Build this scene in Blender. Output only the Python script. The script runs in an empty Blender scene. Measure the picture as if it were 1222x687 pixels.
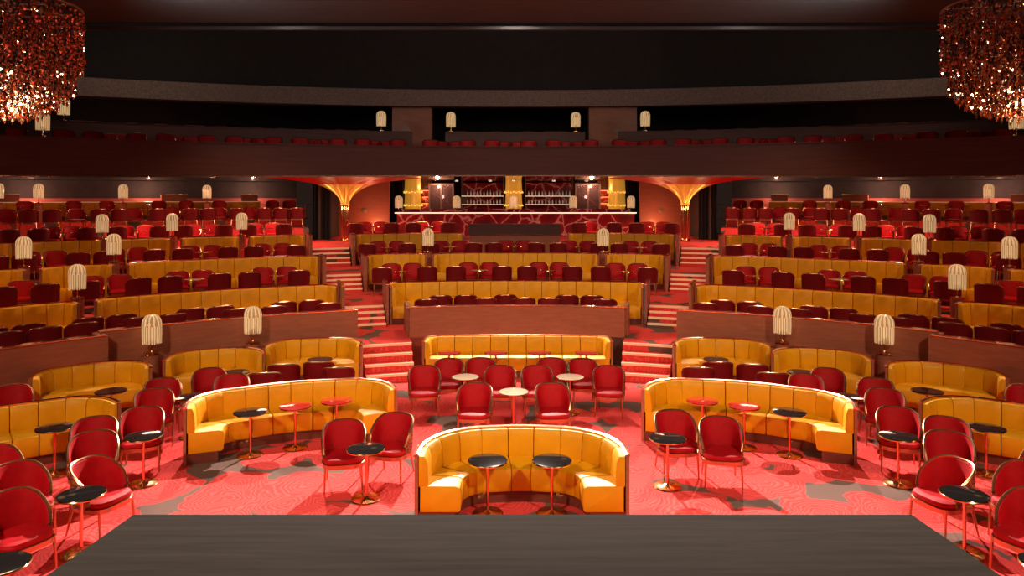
import bpy, bmesh, math, random
from mathutils import Vector, Matrix
random.seed(7)
PI = math.pi
F = 880.0; PX0 = 611.0; HY = 235.0; CH = 4.28; CXM = -0.13
col = bpy.context.scene.collection
rad = math.radians

# ------------------------------------------------------------------ materials
def mat(name, base, rough=.5, metal=0.0, spec=.5, emit=None, estr=0, trans=0, coat=0, sheen=0):
    m = bpy.data.materials.new(name); m.use_nodes = True
    b = m.node_tree.nodes['Principled BSDF']
    b.inputs['Base Color'].default_value = (*base, 1)
    b.inputs['Roughness'].default_value = rough
    b.inputs['Metallic'].default_value = metal
    b.inputs['Specular IOR Level'].default_value = spec
    b.inputs['Coat Weight'].default_value = coat
    b.inputs['Transmission Weight'].default_value = trans
    if sheen:
        b.inputs['Sheen Weight'].default_value = sheen
        b.inputs['Sheen Tint'].default_value = (1, .3, .3, 1)
    if emit:
        b.inputs['Emission Color'].default_value = (*emit, 1)
        b.inputs['Emission Strength'].default_value = estr
    return m

def nodes(m): return m.node_tree.nodes, m.node_tree.links, m.node_tree.nodes['Principled BSDF']

def ramp(nt, fac, stops, interp='LINEAR'):
    r = nt.nodes.new('ShaderNodeValToRGB'); r.color_ramp.interpolation = interp
    e = r.color_ramp.elements
    while len(e) < len(stops): e.new(.5)
    for k, (p, c) in enumerate(stops):
        e[k].position = p; e[k].color = (*c, 1)
    nt.links.new(fac, r.inputs['Fac']); return r

def mapping(nt, scale, coord='Object'):
    tc = nt.nodes.new('ShaderNodeTexCoord'); mp = nt.nodes.new('ShaderNodeMapping')
    mp.inputs['Scale'].default_value = scale
    nt.links.new(tc.outputs[coord], mp.inputs['Vector']); return mp

def noise(nt, vec, scale, detail=4, rough=.55, dist=0):
    n = nt.nodes.new('ShaderNodeTexNoise'); n.inputs['Scale'].default_value = scale
    n.inputs['Detail'].default_value = detail; n.inputs['Roughness'].default_value = rough
    n.inputs['Distortion'].default_value = dist
    if vec is not None: nt.links.new(vec, n.inputs['Vector'])
    return n

def bumpit(nt, h, strength, dist=.01):
    b = nt.nodes.new('ShaderNodeBump'); b.inputs['Strength'].default_value = strength
    b.inputs['Distance'].default_value = dist
    nt.links.new(h, b.inputs['Height']); nt.links.new(b.outputs[0], nt.nodes['Principled BSDF'].inputs['Normal'])

def wood(name, c1, c2, rough=.35, scale=(1, 1, 9), coat=0, spec=.5):
    m = mat(name, c1, rough, coat=coat, spec=spec); nt = m.node_tree
    mp = mapping(nt, scale); n = noise(nt, mp.outputs[0], 2.2, 6, .6, .6)
    r = ramp(nt, n.outputs['Fac'], [(.3, c1), (.7, c2)])
    nt.links.new(r.outputs[0], nt.nodes['Principled BSDF'].inputs['Base Color'])
    bumpit(nt, n.outputs['Fac'], .15)
    return m

def leather():
    m = mat('mustard_leather', (.62, .27, .012), .5, spec=.35); nt = m.node_tree
    mp = mapping(nt, (1, 1, 1)); n = noise(nt, mp.outputs[0], 3, 5)
    r = ramp(nt, n.outputs['Fac'], [(.3, (.76, .36, .003)), (.7, (.86, .44, .005))])
    nt.links.new(r.outputs[0], nt.nodes['Principled BSDF'].inputs['Base Color'])
    n2 = noise(nt, mp.outputs[0], 120, 2); bumpit(nt, n2.outputs['Fac'], .12, .004)
    return m

def carpet():
    m = mat('rose_carpet', (.6, .03, .04), .95, spec=.1); nt = m.node_tree; L = nt.links
    mp = mapping(nt, (1, 1, 1))
    nz = noise(nt, mp.outputs[0], 1.1, 3)
    mx = nt.nodes.new('ShaderNodeVectorMath'); mx.operation = 'SCALE'; mx.inputs['Scale'].default_value = .8
    L.new(nz.outputs['Color'], mx.inputs[0])
    ad = nt.nodes.new('ShaderNodeVectorMath'); ad.operation = 'ADD'
    L.new(mp.outputs[0], ad.inputs[0]); L.new(mx.outputs[0], ad.inputs[1])
    v = nt.nodes.new('ShaderNodeTexVoronoi'); v.voronoi_dimensions = '2D'; v.inputs['Scale'].default_value = 1.15
    L.new(ad.outputs[0], v.inputs['Vector'])
    # petals: concentric rings round each bloom
    m1 = nt.nodes.new('ShaderNodeMath'); m1.operation = 'MULTIPLY'; m1.inputs[1].default_value = 85
    L.new(v.outputs['Distance'], m1.inputs[0])
    n2 = noise(nt, mp.outputs[0], 5, 2)
    m2 = nt.nodes.new('ShaderNodeMath'); m2.operation = 'MULTIPLY_ADD'; m2.inputs[1].default_value = 9
    L.new(n2.outputs['Fac'], m2.inputs[0]); L.new(m1.outputs[0], m2.inputs[2])
    s = nt.nodes.new('ShaderNodeMath'); s.operation = 'SINE'; L.new(m2.outputs[0], s.inputs[0])
    petals = ramp(nt, s.outputs[0], [(0, (.74, .06, .057)), (.3, (.80, .08, .07)), (1, (.84, .11, .095))])
    # leaves: dark blobs between the blooms
    d = ramp(nt, v.outputs['Distance'], [(0, (0, 0, 0)), (.615, (0, 0, 0)), (.64, (1, 1, 1))])
    mixr = nt.nodes.new('ShaderNodeMix'); mixr.data_type = 'RGBA'
    L.new(d.outputs[0], mixr.inputs[0]); L.new(petals.outputs[0], mixr.inputs[6])
    mixr.inputs[7].default_value = (.17, .11, .09, 1)
    L.new(mixr.outputs[2], nt.nodes['Principled BSDF'].inputs['Base Color'])
    n3 = noise(nt, mp.outputs[0], 160, 2); bumpit(nt, n3.outputs['Fac'], .3, .01)
    return m

def marble():
    m = mat('red_marble', (.3, .01, .02), .2, coat=.4); nt = m.node_tree; L = nt.links
    mp = mapping(nt, (1, 1, 1)); nz = noise(nt, mp.outputs[0], 1.2, 4)
    mx = nt.nodes.new('ShaderNodeMix'); mx.data_type = 'RGBA'; mx.inputs[0].default_value = .35
    L.new(mp.outputs[0], mx.inputs[6]); L.new(nz.outputs['Color'], mx.inputs[7])
    v = nt.nodes.new('ShaderNodeTexVoronoi'); v.feature = 'DISTANCE_TO_EDGE'; v.inputs['Scale'].default_value = 1.7
    L.new(mx.outputs[2], v.inputs['Vector'])
    r = ramp(nt, v.outputs['Distance'], [(0, (.8, .55, .5)), (.018, (.7, .3, .3)), (.04, (.35, .01, .025)), (.4, (.12, .01, .015))])
    L.new(r.outputs[0], nt.nodes['Principled BSDF'].inputs['Base Color'])
    return m

def floral():
    m = mat('floral_brocade', (.3, .05, .02), .6); nt = m.node_tree; L = nt.links
    mp = mapping(nt, (1, 1, 1)); v = nt.nodes.new('ShaderNodeTexVoronoi'); v.inputs['Scale'].default_value = 16
    L.new(mp.outputs[0], v.inputs['Vector'])
    r = ramp(nt, v.outputs['Distance'], [(0, (.6, .25, .05)), (.28, (.45, .03, .02)), (.5, (.05, .02, .02)), (.75, (.35, .15, .03))], 'EASE')
    L.new(r.outputs[0], nt.nodes['Principled BSDF'].inputs['Base Color'])
    return m

def velvet():
    m = mat('red_velvet', (.5, .003, .012), .6, spec=.3); nt = m.node_tree
    mp = mapping(nt, (1, 1, 1)); n = noise(nt, mp.outputs[0], 7, 3)
    r = ramp(nt, n.outputs['Fac'], [(.3, (.40, .0015, .007)), (.7, (.50, .003, .010))])
    nt.links.new(r.outputs[0], nt.nodes['Principled BSDF'].inputs['Base Color'])
    return m

def speck(name, c1, c2, sc, rough=.8):
    m = mat(name, c1, rough); nt = m.node_tree
    mp = mapping(nt, (1, 1, 1)); n = noise(nt, mp.outputs[0], sc, 3)
    r = ramp(nt, n.outputs['Fac'], [(.35, c1), (.65, c2)])
    nt.links.new(r.outputs[0], nt.nodes['Principled BSDF'].inputs['Base Color'])
    return m

def drape():
    m = mat('black_velour', (.012, .012, .013), .9); nt = m.node_tree
    mp = mapping(nt, (1, 1, .1)); n = noise(nt, mp.outputs[0], 8, 2)
    r = ramp(nt, n.outputs['Fac'], [(.3, (.012, .012, .014)), (.7, (.022, .02, .022))])
    nt.links.new(r.outputs[0], nt.nodes['Principled BSDF'].inputs['Base Color'])
    return m

M = dict(
    leather=leather(), carpet=carpet(), marble=marble(), floral=floral(), velvet=velvet(), drape=drape(),
    wood=wood('walnut_panel', (.34, .105, .055), (.45, .155, .085), .4),
    fascia=wood('dark_mahogany', (.082, .028, .024), (.118, .044, .038), .6, (.25, .25, 6), coat=0),
    plinth=wood('rosewood_plinth', (.13, .035, .022), (.19, .055, .035), .35),
    stage=wood('ebonised_oak', (.019, .017, .0135), (.032, .028, .023), .9, (.35, 5, 5), coat=0, spec=.04),
    chairwood=mat('bronzed_metal', (.52, .27, .14), .27, .9),
    velvetshade=mat('shaded_velvet', (.17, .0015, .005), .5, spec=.4),  # red velvet with the shade on chair backs put into its colour
    nosing=mat('glowing_pale_brass', (.92, .60, .36), .35, .35, emit=(1, .52, .26), estr=.22),  # faint glow added to the brass, for step edges and one rail
    lampcore=mat('lamp_core', (1, .8, .5), .4, emit=(1, .72, .36), estr=.7),
    brass=mat('polished_brass', (.78, .42, .16), .2, 1.0),
    rose=mat('rose_brass', (.80, .36, .22), .16, 1.0),
    black=mat('black_gloss', (.012, .011, .011), .07, coat=.6),
    redtop=mat('red_lacquer', (.42, .02, .012), .1, coat=.6),
    cream=mat('cream_lacquer', (.72, .58, .40), .15, coat=.5),
    ceil=wood('ceiling_board', (.070, .083, .082), (.10, .113, .112), .7, (.4, 3, 3), coat=0),
    plaster=speck('speckled_plaster', (.17, .12, .10), (.27, .19, .155), 14),
    dark=speck('black_paint', (.010, .0085, .0075), (.014, .012, .011), 3),
    mirror=mat('smoked_mirror', (.42, .30, .27), .06, 1.0),
    greywall=speck('charcoal_wall', (.045, .036, .032), (.060, .048, .042), 2),
    pinkwall=speck('rose_plaster', (.42, .10, .075), (.50, .13, .095), 3),
    gold=mat('gold_leaf', (.88, .58, .16), .38, .6),
    redsatin=mat('red_satin', (.50, .003, .006), .4, 0),
    goldglow=mat('amber_glass', (.8, .42, .05), .3, .2, emit=(1, .48, .05), estr=.30),
    shade=mat('crystal_fringe', (.85, .68, .42), .3, emit=(1, .70, .36), estr=.42),
    shadetop=mat('crystal_dome', (.8, .62, .36), .25, emit=(1, .72, .38), estr=.42),
    strand2=mat('smoked_strand', (.50, .32, .15), .3, emit=(1, .62, .27), estr=.17),
    bead=mat('amber_bead', (1, .7, .2), .3, emit=(1, .62, .12), estr=1.0),
    niche=mat('orange_light_strip', (1, .4, .15), .4, emit=(1, .25, .08), estr=5),
    led=mat('warm_light_strip', (1, .8, .6), .5, emit=(1, .62, .42), estr=1.6),
    bulb=mat('bulb_glow', (1, .9, .7), .5, emit=(1, .72, .38), estr=26),
    glass=mat('cabinet_glass', (.55, .35, .33), .05, 0, trans=.8),
    bottle=mat('pale_bottle_glass', (.75, .70, .60), .12, .1, emit=(1, .8, .55), estr=.10),
    amber=mat('amber_crystal', (.48, .12, .035), .08, .35, coat=1),
    smoke=mat('smoky_crystal', (.10, .055, .04), .08, .5, coat=1),
    clear=mat('clear_crystal', (.80, .55, .35), .06, .7, coat=1),
    bronze=mat('dark_bronze', (.32, .21, .16), .55, .5),
    lampoff=mat('downlight_lens', (1, .9, .7), .3, emit=(1, .8, .6), estr=4),
)

# ------------------------------------------------------------------ mesh helpers
class MB:
    def __init__(s): s.bm = bmesh.new(); s.mats = []; s.cur = 0
    def use(s, m):
        if m not in s.mats: s.mats.append(m)
        s.cur = s.mats.index(m); return s
    def face(s, vs):
        try: f = s.bm.faces.new(vs)
        except ValueError: return None
        f.material_index = s.cur; return f
    def box(s, c, d, rz=0, M4=None):
        mt = Matrix.Translation(c) @ Matrix.Rotation(rz, 4, 'Z')
        if M4 is not None: mt = M4
        v = [s.bm.verts.new(mt @ Vector((x*d[0]/2, y*d[1]/2, z*d[2]/2))) for x in (-1, 1) for y in (-1, 1) for z in (-1, 1)]
        for q in ((0, 1, 3, 2), (4, 6, 7, 5), (0, 4, 5, 1), (2, 3, 7, 6), (0, 2, 6, 4), (1, 5, 7, 3)):
            s.face([v[i] for i in q])
    def rings(s, rings, closed=True, cap0=True, cap1=True, matf=None):
        R = [[s.bm.verts.new(p) for p in r] for r in rings]
        n = len(R[0])
        for a, b in zip(R, R[1:]):
            for i in range(n if closed else n-1):
                j = (i+1) % n
                if matf: s.cur = matf(i)
                s.face([a[i], a[j], b[j], b[i]])
        if closed:
            if cap0: s.face(R[0][::-1])
            if cap1: s.face(R[-1])
    def lathe(s, prof, n=24, c=(0, 0, 0)):
        s.rings([[Vector((c[0]+r*math.cos(2*PI*k/n), c[1]+r*math.sin(2*PI*k/n), c[2]+z)) for k in range(n)] for r, z in prof])
    def tube(s, pts, r, n=6):
        pts = [Vector(p) for p in pts]; rr = r if isinstance(r, (list, tuple)) else [r]*len(pts)
        out = []; up = Vector((0, 0, 1)); side = None
        for k, p in enumerate(pts):
            t = (pts[min(k+1, len(pts)-1)]-pts[max(k-1, 0)]).normalized()
            if side is None:
                side = t.cross(up)
                if side.length < .1: side = t.cross(Vector((0, 1, 0)))
            side = (side-t*side.dot(t)).normalized(); u = side.cross(t)
            out.append([p+(side*math.cos(2*PI*i/n)+u*math.sin(2*PI*i/n))*rr[k] for i in range(n)])
        s.rings(out)
    def sector(s, c, R0, R1, t0, t1, z0, z1, step=2.0):
        """ring sector about (0,c); z0,z1 numbers or functions of angle"""
        n = max(2, int(abs(t1-t0)/step)+1); rg = []
        for k in range(n+1):
            t = rad(t0+(t1-t0)*k/n); a = z0(t) if callable(z0) else z0; b = z1(t) if callable(z1) else z1
            P = lambda R, z: Vector((R*math.sin(t), c+R*math.cos(t), z))
            rg.append([P(R0, a), P(R1, a), P(R1, b), P(R0, b)])
        s.rings(rg)
    def obj(s, name, parent=None, smooth=False, loc=None, matd=None):
        if matd and not s.mats: s.mats.append(matd)
        bmesh.ops.recalc_face_normals(s.bm, faces=s.bm.faces)
        me = bpy.data.meshes.new(name); s.bm.to_mesh(me); s.bm.free()
        for m in s.mats: me.materials.append(M[m])
        if smooth:
            for p in me.polygons: p.use_smooth = True
            try: me.set_sharp_from_angle(angle=rad(38))
            except Exception: pass
        o = bpy.data.objects.new(name, me); col.objects.link(o)
        if parent: o.parent = parent
        if loc: o.location = loc
        return o

def empty(name, loc=(0, 0, 0), rz=0):
    o = bpy.data.objects.new(name, None); col.objects.link(o); o.location = loc; o.rotation_euler.z = rz
    o.empty_display_size = .1
    return o
def tag(o, label, cat, group=None):
    o['label'] = label; o['category'] = cat
    if group: o['group'] = group
    return o
def struct(o, label=None):
    o['kind'] = 'structure'
    if label: o['label'] = label
    return o
KIDS = {}
def kids(o):
    if o.name not in KIDS: KIDS[o.name] = list(o.children)
    return KIDS[o.name]
def dup(root, loc, rz):
    r = root.copy(); col.objects.link(r); r.location = loc; r.rotation_euler = (0, 0, rz)
    for ch in kids(root):
        c = ch.copy(); col.objects.link(c); c.parent = r
        for g in kids(ch):
            d = g.copy(); col.objects.link(d); d.parent = c
    return r
class Proto:
    """hands out the first built thing itself, then copies of it"""
    def __init__(s, root): s.root = root; s.used = False; kids(root); [kids(k) for k in root.children]
    def put(s, loc, rz, label, cat, group):
        if not s.used: o = s.root; s.used = True; o.location = loc; o.rotation_euler = (0, 0, rz)
        else: o = dup(s.root, loc, rz)
        return tag(o, label, cat, group)

ORD = 'first second third fourth fifth sixth seventh eighth ninth tenth eleventh twelfth thirteenth fourteenth fifteenth sixteenth seventeenth eighteenth nineteenth twentieth'.split()
TEN = ['', '', 'twenty', 'thirty', 'forty', 'fifty']; TENTH = ['', '', 'twentieth', 'thirtieth', 'fortieth', 'fiftieth']
def ordw(k):
    if k < 20: return ORD[k]
    n = k+1
    return TENTH[n//10] if n % 10 == 0 else TEN[n//10]+'-'+ORD[n % 10-1]

# ------------------------------------------------------------------ geometry of the hall
C0 = 6.5                                   # centre of the seating rings
Z = [0, .72, 1.20, 1.72, 2.35, 2.92, 3.2]   # floor height of each tier
RB = {1: 15.7, 2: 19.3, 3: 22.9}           # back of the banquettes closing each tier
ain = {1: 12.6, 2: 14.6, 3: 15.9, 4: 16.3}; aout = {1: 18.5, 2: 18.9, 3: 19.5, 4: 19.9}
def pol(R, t, c=C0):
    return (R*math.sin(rad(t)), c+R*math.cos(rad(t)))
def ring_px(px, R, c=C0):
    """point of the ring R seen at picture column px"""
    k = (px-PX0)/F
    a = k*k+1; b = 2*k*CXM-2*c; q = CXM*CXM+c*c-R*R
    D = (-b+math.sqrt(b*b-4*a*q))/(2*a)
    return (CXM+k*D, D)
def ang(x, y, c=C0): return math.degrees(math.atan2(x, y-c))

# ---- floors
b = MB().use('carpet'); b.box((0, 14, -.05), (64, 52, .1)); struct(b.obj('floor'))
b = MB().use('carpet')
secs = lambda k: [(-66, -aout[k]), (-ain[k], ain[k]), (aout[k], 66)]
def tier(k, rsec, rcor, r1):
    b = MB().use('carpet')
    for a0, a1 in secs(k): b.sector(C0, rsec, r1, a0, a1, 0.001, Z[k])
    for s in (-1, 1):
        a0, a1 = sorted((s*ain[k], s*aout[k]))
        b.sector(C0, rcor, r1, a0, a1, 0.001, Z[k]-.0005)
    return struct(b.obj('floor_tier'), 'rose patterned carpet on raised tier %d' % k)
b.bm.free()
tier(1, 12.5, 11.8, 15.72); tier(2, 15.72, 15.0, 19.33); tier(3, 19.33, 18.75, 22.93); tier(4, 22.93, 22.45, 35)
for s in (-1, 1):
    b = MB().use('carpet'); a0, a1 = sorted((s*19.3, s*66)); b.sector(C0, 27.2, 31.2, a0, a1, 2.3, Z[5])
    struct(b.obj('floor_upper_tier'))
    b = MB().use('carpet'); b.sector(C0, 31.2, 38, a0, a1, 2.3, Z[6]); struct(b.obj('floor_top_tier'))
# ---- stairs: four flights per side, each step with a brass nosing
def flight(k, r0, r1, s):
    b = MB(); n = 4; h = (Z[k]-Z[k-1])/n; dr = (r1-r0)/(n-1)
    a0, a1 = sorted((s*ain[k], s*aout[k]))
    a0 += .05; a1 -= .05
    b.use('carpet')
    for i in range(n-1): b.sector(C0, r0+dr*i, r1+.02, a0, a1, Z[k-1]+.001+h*i, Z[k-1]+h*(i+1), 3)
    root = b.obj('stairs'); struct(root)
    nb = MB().use('nosing')
    for i in range(n): nb.sector(C0, r0+dr*i-.03, r0+dr*i+.03, a0, a1, Z[k-1]+h*(i+1)-.05, Z[k-1]+h*(i+1)+.008, 3)
    nb.obj('step_nosing', root)
for s in (-1, 1):
    flight(1, 10.95, 11.8, s); flight(2, 14.1, 15.0, s); flight(3, 18.15, 18.75, s); flight(4, 21.7, 22.45, s)

# ---- parapets and partitions (walnut)
def wall(name, parts, m='wood', label=None, rail=None):
    b = MB().use(m)
    for p in parts: b.sector(C0, *p)
    o = b.obj(name); struct(o, label)
    if rail:
        r = MB().use('rose')
        for p in rail: r.sector(C0, *p)
        r.obj('wall_cap', o)
    return o
wall('wall_centre_parapet', [(12.5, 12.65, -ain[1], ain[1], .01, 1.47)] + [(12.65, 13.6, s*ain[1]-.25, s*ain[1]+.25, .73, 1.47) for s in (-1, 1)],
     rail=[(12.47, 12.68, -ain[1]-.3, ain[1]+.3, 1.47, 1.49)])
for s, n in ((-1, 'left'), (1, 'right')):
    a, bb = sorted((s*(aout[1]), s*44.5)); wall('wall_%s_parapet' % n, [(12.5, 12.65, a, bb, .01, 1.46)], rail=[(12.47, 12.68, a, bb, 1.46, 1.48)])
    a, bb = sorted((s*44.5, s*66)); wall('wall_%s_corner_parapet' % n, [(12.15, 12.3, a, bb, .01, 1.43), (12.15, 12.7, s*44.5-.35, s*44.5+.35, .01, 1.43)], rail=[(12.12, 12.33, a, bb, 1.43, 1.45)])
    # side returns beside the stairs: closing the risers and the banquette ends
    for k in (1, 2, 3):
        z0 = Z[k]; rb = RB[k]
        for aa in ((-ain[k+1] if s < 0 else ain[k+1]), s*aout[k+1]):
            sg = -.22 if abs(aa) == ain[k+1] else .22
            o = wall('wall_%s_stair_side' % n, [(rb-1.3, rb+.10, aa+s*sg-.13, aa+s*sg+.13, z0+.001, z0+1.10+.02*k)],
                     rail=[(rb-1.32, rb+.12, aa+s*sg-.17, aa+s*sg+.17, z0+1.10+.02*k, z0+1.13+.02*k)])

# ------------------------------------------------------------------ chair
def backprof(phi):
    a = abs(phi)
    t = min(1, a/117.0)
    return .51+.365*(1-t**2.75)**.85
def chair(detail=True, outer='floral'):
    root = empty('tub_chair')
    W, Dp = .318, .275
    def pt(phi, r, z):
        lean = (z-.42)*.14*max(0, math.cos(rad(phi)))
        flare = 1+(z-.42)*.06
        sx = math.sin(rad(phi)); cy = math.cos(rad(phi))
        sx = math.copysign(abs(sx)**.8, sx); cy = math.copysign(abs(cy)**.8, cy)
        return Vector((sx*(W+r)*flare, cy*(Dp+r)*flare+lean, z))
    # backrest shell
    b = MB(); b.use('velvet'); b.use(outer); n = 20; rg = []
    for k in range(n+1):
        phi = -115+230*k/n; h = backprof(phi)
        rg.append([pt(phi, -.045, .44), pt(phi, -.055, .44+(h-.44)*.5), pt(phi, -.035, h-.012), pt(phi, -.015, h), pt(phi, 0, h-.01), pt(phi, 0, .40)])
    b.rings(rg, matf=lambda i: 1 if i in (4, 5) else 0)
    b.obj('backrest', root, True)
    # seat cushion
    b = MB().use('velvet'); prof = []
    def outline(sc, z, grow=0):
        r = []
        for k in range(28):
            t = 2*PI*k/28; x = math.cos(t); y = math.sin(t)
            x = math.copysign(abs(x)**.55, x); y = math.copysign(abs(y)**.62, y)
            r.append(Vector((x*.285*sc, y*.268*sc-.035, z)))
        return r
    b.rings([outline(.94, .40), outline(1.0, .415), outline(1.03, .445), outline(.99, .475), outline(.85, .487), outline(.4, .492)])
    b.obj('seat', root, True)
    # frame: top hoop + apron
    nseg = 22 if detail else 14; nn = 6 if detail else 4
    b = MB().use('chairwood')
    b.tube([pt(-118+236*k/nseg, -.012, backprof(-118+236*k/nseg)+.006) for k in range(nseg+1)], .019, nn)
    b.rings([outline(1.03, .345), outline(1.07, .35), outline(1.07, .405), outline(1.0, .41)])
    b.obj('frame', root, True)
    for sx in (-1, 1):
        for sy in (-1, 1):
            if sy < 0: pts = [(sx*.252, -.245, .405), (sx*.262, -.262, .2), (sx*.268, -.275, 0)]
            else: pts = [(sx*.22, .205, .405), (sx*.235, .25, .2), (sx*.25, .295, 0)]
            b = MB().use('chairwood'); b.tube(pts, [.02, .016, .011], nn); b.obj('leg', root, True)
    return root
CH1 = Proto(chair()); CH1b = Proto(chair(outer='velvetshade'))
def far_chair():
    """same chair; seat, backrest and one frame with its legs"""
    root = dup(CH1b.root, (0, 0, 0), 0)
    ch = [c for c in root.children]
    legs = [c for c in ch if c.name.startswith('leg')]; fr = [c for c in ch if c.name.startswith('frame')][0]
    bm = bmesh.new(); bm.from_mesh(fr.data)
    for l in legs: bm.from_mesh(l.data)
    me = bpy.data.meshes.new('frame'); bm.to_mesh(me); bm.free(); me.materials.append(M['chairwood'])
    for p in me.polygons: p.use_smooth = True
    fr.data = me
    for l in legs: bpy.data.objects.remove(l)
    KIDS.pop(root.name, None)
    return root
bpy.context.view_layer.update()
CH2 = Proto(far_chair())

# ------------------------------------------------------------------ bistro tables
def table(top, edge):
    root = empty('bistro_table')
    b = MB().use(top); b.lathe([(.235, .705), (.262, .708), (.268, .716), (.262, .724), (.24, .726)], 36); t = b.obj('tabletop', root, True)
    b = MB().use(edge); b.lathe([(.262, .700), (.272, .702), (.274, .714), (.268, .722), (.262, .7)], 36); b.obj('rim', t, True)
    b = MB().use('rose'); b.lathe([(.021, .02), (.021, .70)], 12); b.lathe([(.05, .685), (.05, .703)], 16); b.obj('pole', root, True)
    b = MB().use('brass'); b.lathe([(.205, 0), (.21, .008), (.20, .018), (.06, .028), (.03, .05)], 36); b.obj('base', root, True)
    return root
TB = {'black': Proto(table('black', 'brass')), 'red': Proto(table('redtop', 'rose')), 'cream': Proto(table('cream', 'brass'))}

# ------------------------------------------------------------------ banquettes
def offset_path(path, o):
    out = []; n = len(path)
    for k in range(n):
        a = path[max(0, k-1)]; c = path[min(n-1, k+1)]
        d = (Vector(c)-Vector(a)).normalized(); out.append(Vector((path[k][0]+d.y*o, path[k][1]-d.x*o)))
    return out
def resample(path, step):
    pts = [Vector(p) for p in path]; L = [0]
    for a, c in zip(pts, pts[1:]): L.append(L[-1]+(c-a).length)
    def at(s):
        s = max(0, min(L[-1], s))
        for k in range(1, len(L)):
            if s <= L[k]+1e-9:
                u = (s-L[k-1])/max(1e-9, L[k]-L[k-1]); return pts[k-1].lerp(pts[k], u)
        return pts[-1]
    return L[-1], at
def sweep(b, at, tot, s0, s1, prof, n, shrink=True):
    """prof: list of (offset inward, z); ends pulled in so that cushions look stuffed"""
    cx = sum(p[0] for p in prof)/len(prof); cz = sum(p[1] for p in prof)/len(prof); rg = []
    ss = [s0+(s1-s0)*k/n for k in range(n+1)]; sc = [1]*(n+1)
    if shrink:
        e = min(.018, (s1-s0)*.2); ss = [s0, s0+e*.35]+[s0+e+(s1-s0-2*e)*k/n for k in range(n+1)]+[s1-e*.35, s1]; sc = [.86, .96]+[1]*(n+1)+[.96, .86]
    for s, q in zip(ss, sc):
        p = at(s); d = (at(s+.02)-at(s-.02)).normalized()
        ring = []
        for o, z in prof:
            dz = (z-cz); do = (o-cx)
            o2 = cx+math.copysign(max(0, abs(do)-(1-q)*.10), do); z2 = cz+math.copysign(max(0, abs(dz)-(1-q)*.10), dz)
            ring.append(Vector((p.x+d.y*o2, p.y-d.x*o2, z2)))
        rg.append(ring)
    b.rings(rg)
def banquette(path, loc, rz, label, group, seg=.42, h=.92, rail='rose', nameobj='banquette', low=False):
    tot, at = resample(path, .05); root = empty(nameobj, loc, rz); tag(root, label, 'banquette', group)
    N = max(6, int(tot/.14))
    b = MB().use('wood'); sweep(b, at, tot, 0, tot, [(0, .0), (.045, .0), (.045, h-.02), (0, h-.02)], N, False); b.obj('shell', root)
    b = MB().use('plinth'); sweep(b, at, tot, .02, tot-.02, [(.045, .0), (.52, .0), (.52, .17), (.045, .17)], N, False); b.obj('plinth', root)
    b = MB().use(rail); sweep(b, at, tot, 0, tot, [(-.012, h-.02), (.06, h-.02), (.06, h+.004), (.024, h+.014), (-.012, h+.004)], N, False); b.obj('rail', root)
    ns = max(2, round(tot/seg)); w = tot/ns; q = 2 if low else 4
    for k in range(ns):
        a, c = k*w+.005, (k+1)*w-.005
        b = MB().use('leather')
        sweep(b, at, tot, a, c, [(.05, .50), (.165, .50), (.182, .56), (.165, .8), (.145, h-.045), (.12, h-.02), (.05, h-.02)], q); b.obj('back_cushion', root, True)
        b = MB().use('leather')
        sweep(b, at, tot, a, c, [(.07, .17), (.575, .17), (.60, .20), (.61, .42), (.59, .485), (.54, .51), (.07, .515)], q); b.obj('seat_cushion', root, True)
    return root
def cpath(W, D, r, n=8, bow=0.0):
    """C shape in plan, opening towards -Y, back at y=0, left end first"""
    p = [(-W/2, -D)]
    if D-r > .02: p.append((-W/2, -r))
    for k in range(1, n+1):
        t = PI-PI/2*k/n; p.append((-W/2+r+r*math.cos(t), -r+r*math.sin(t)))
    m = 8
    for k in range(1, m): p.append((-W/2+r+(W-2*r)*k/m, bow*math.sin(PI*k/m)))
    for k in range(0, n+1):
        t = PI/2-PI/2*k/n; p.append((W/2-r+r*math.cos(t), -r+r*math.sin(t)))
    if D-r > .02: p.append((W/2, -D))
    return p
def arcpath(R, t0, t1, e0, e1, r=.55, ex=.08):
    """ring arc, with ends curling towards the stage where e0/e1"""
    p = []; da = math.degrees(r/R)
    def P(R_, t): x, y = pol(R_, t); return (x, y)
    if e0:
        p.append(P(R-r-ex, t0))
        for k in range(0, 7):
            a = PI/2*k/7; p.append(P(R-r+r*math.sin(a), t0+da*(1-math.cos(a))))
        s0 = t0+da
    else: s0 = t0
    s1 = t1-da if e1 else t1
    n = max(2, int((s1-s0)/1.2))
    for k in range(n+1): p.append(P(R, s0+(s1-s0)*k/n))
    if e1:
        for k in range(6, -1, -1):
            a = PI/2*k/7; p.append(P(R-r+r*math.sin(a), t1-da*(1-math.cos(a))))
        p.append(P(R-r-ex, t1))
    return p

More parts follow.
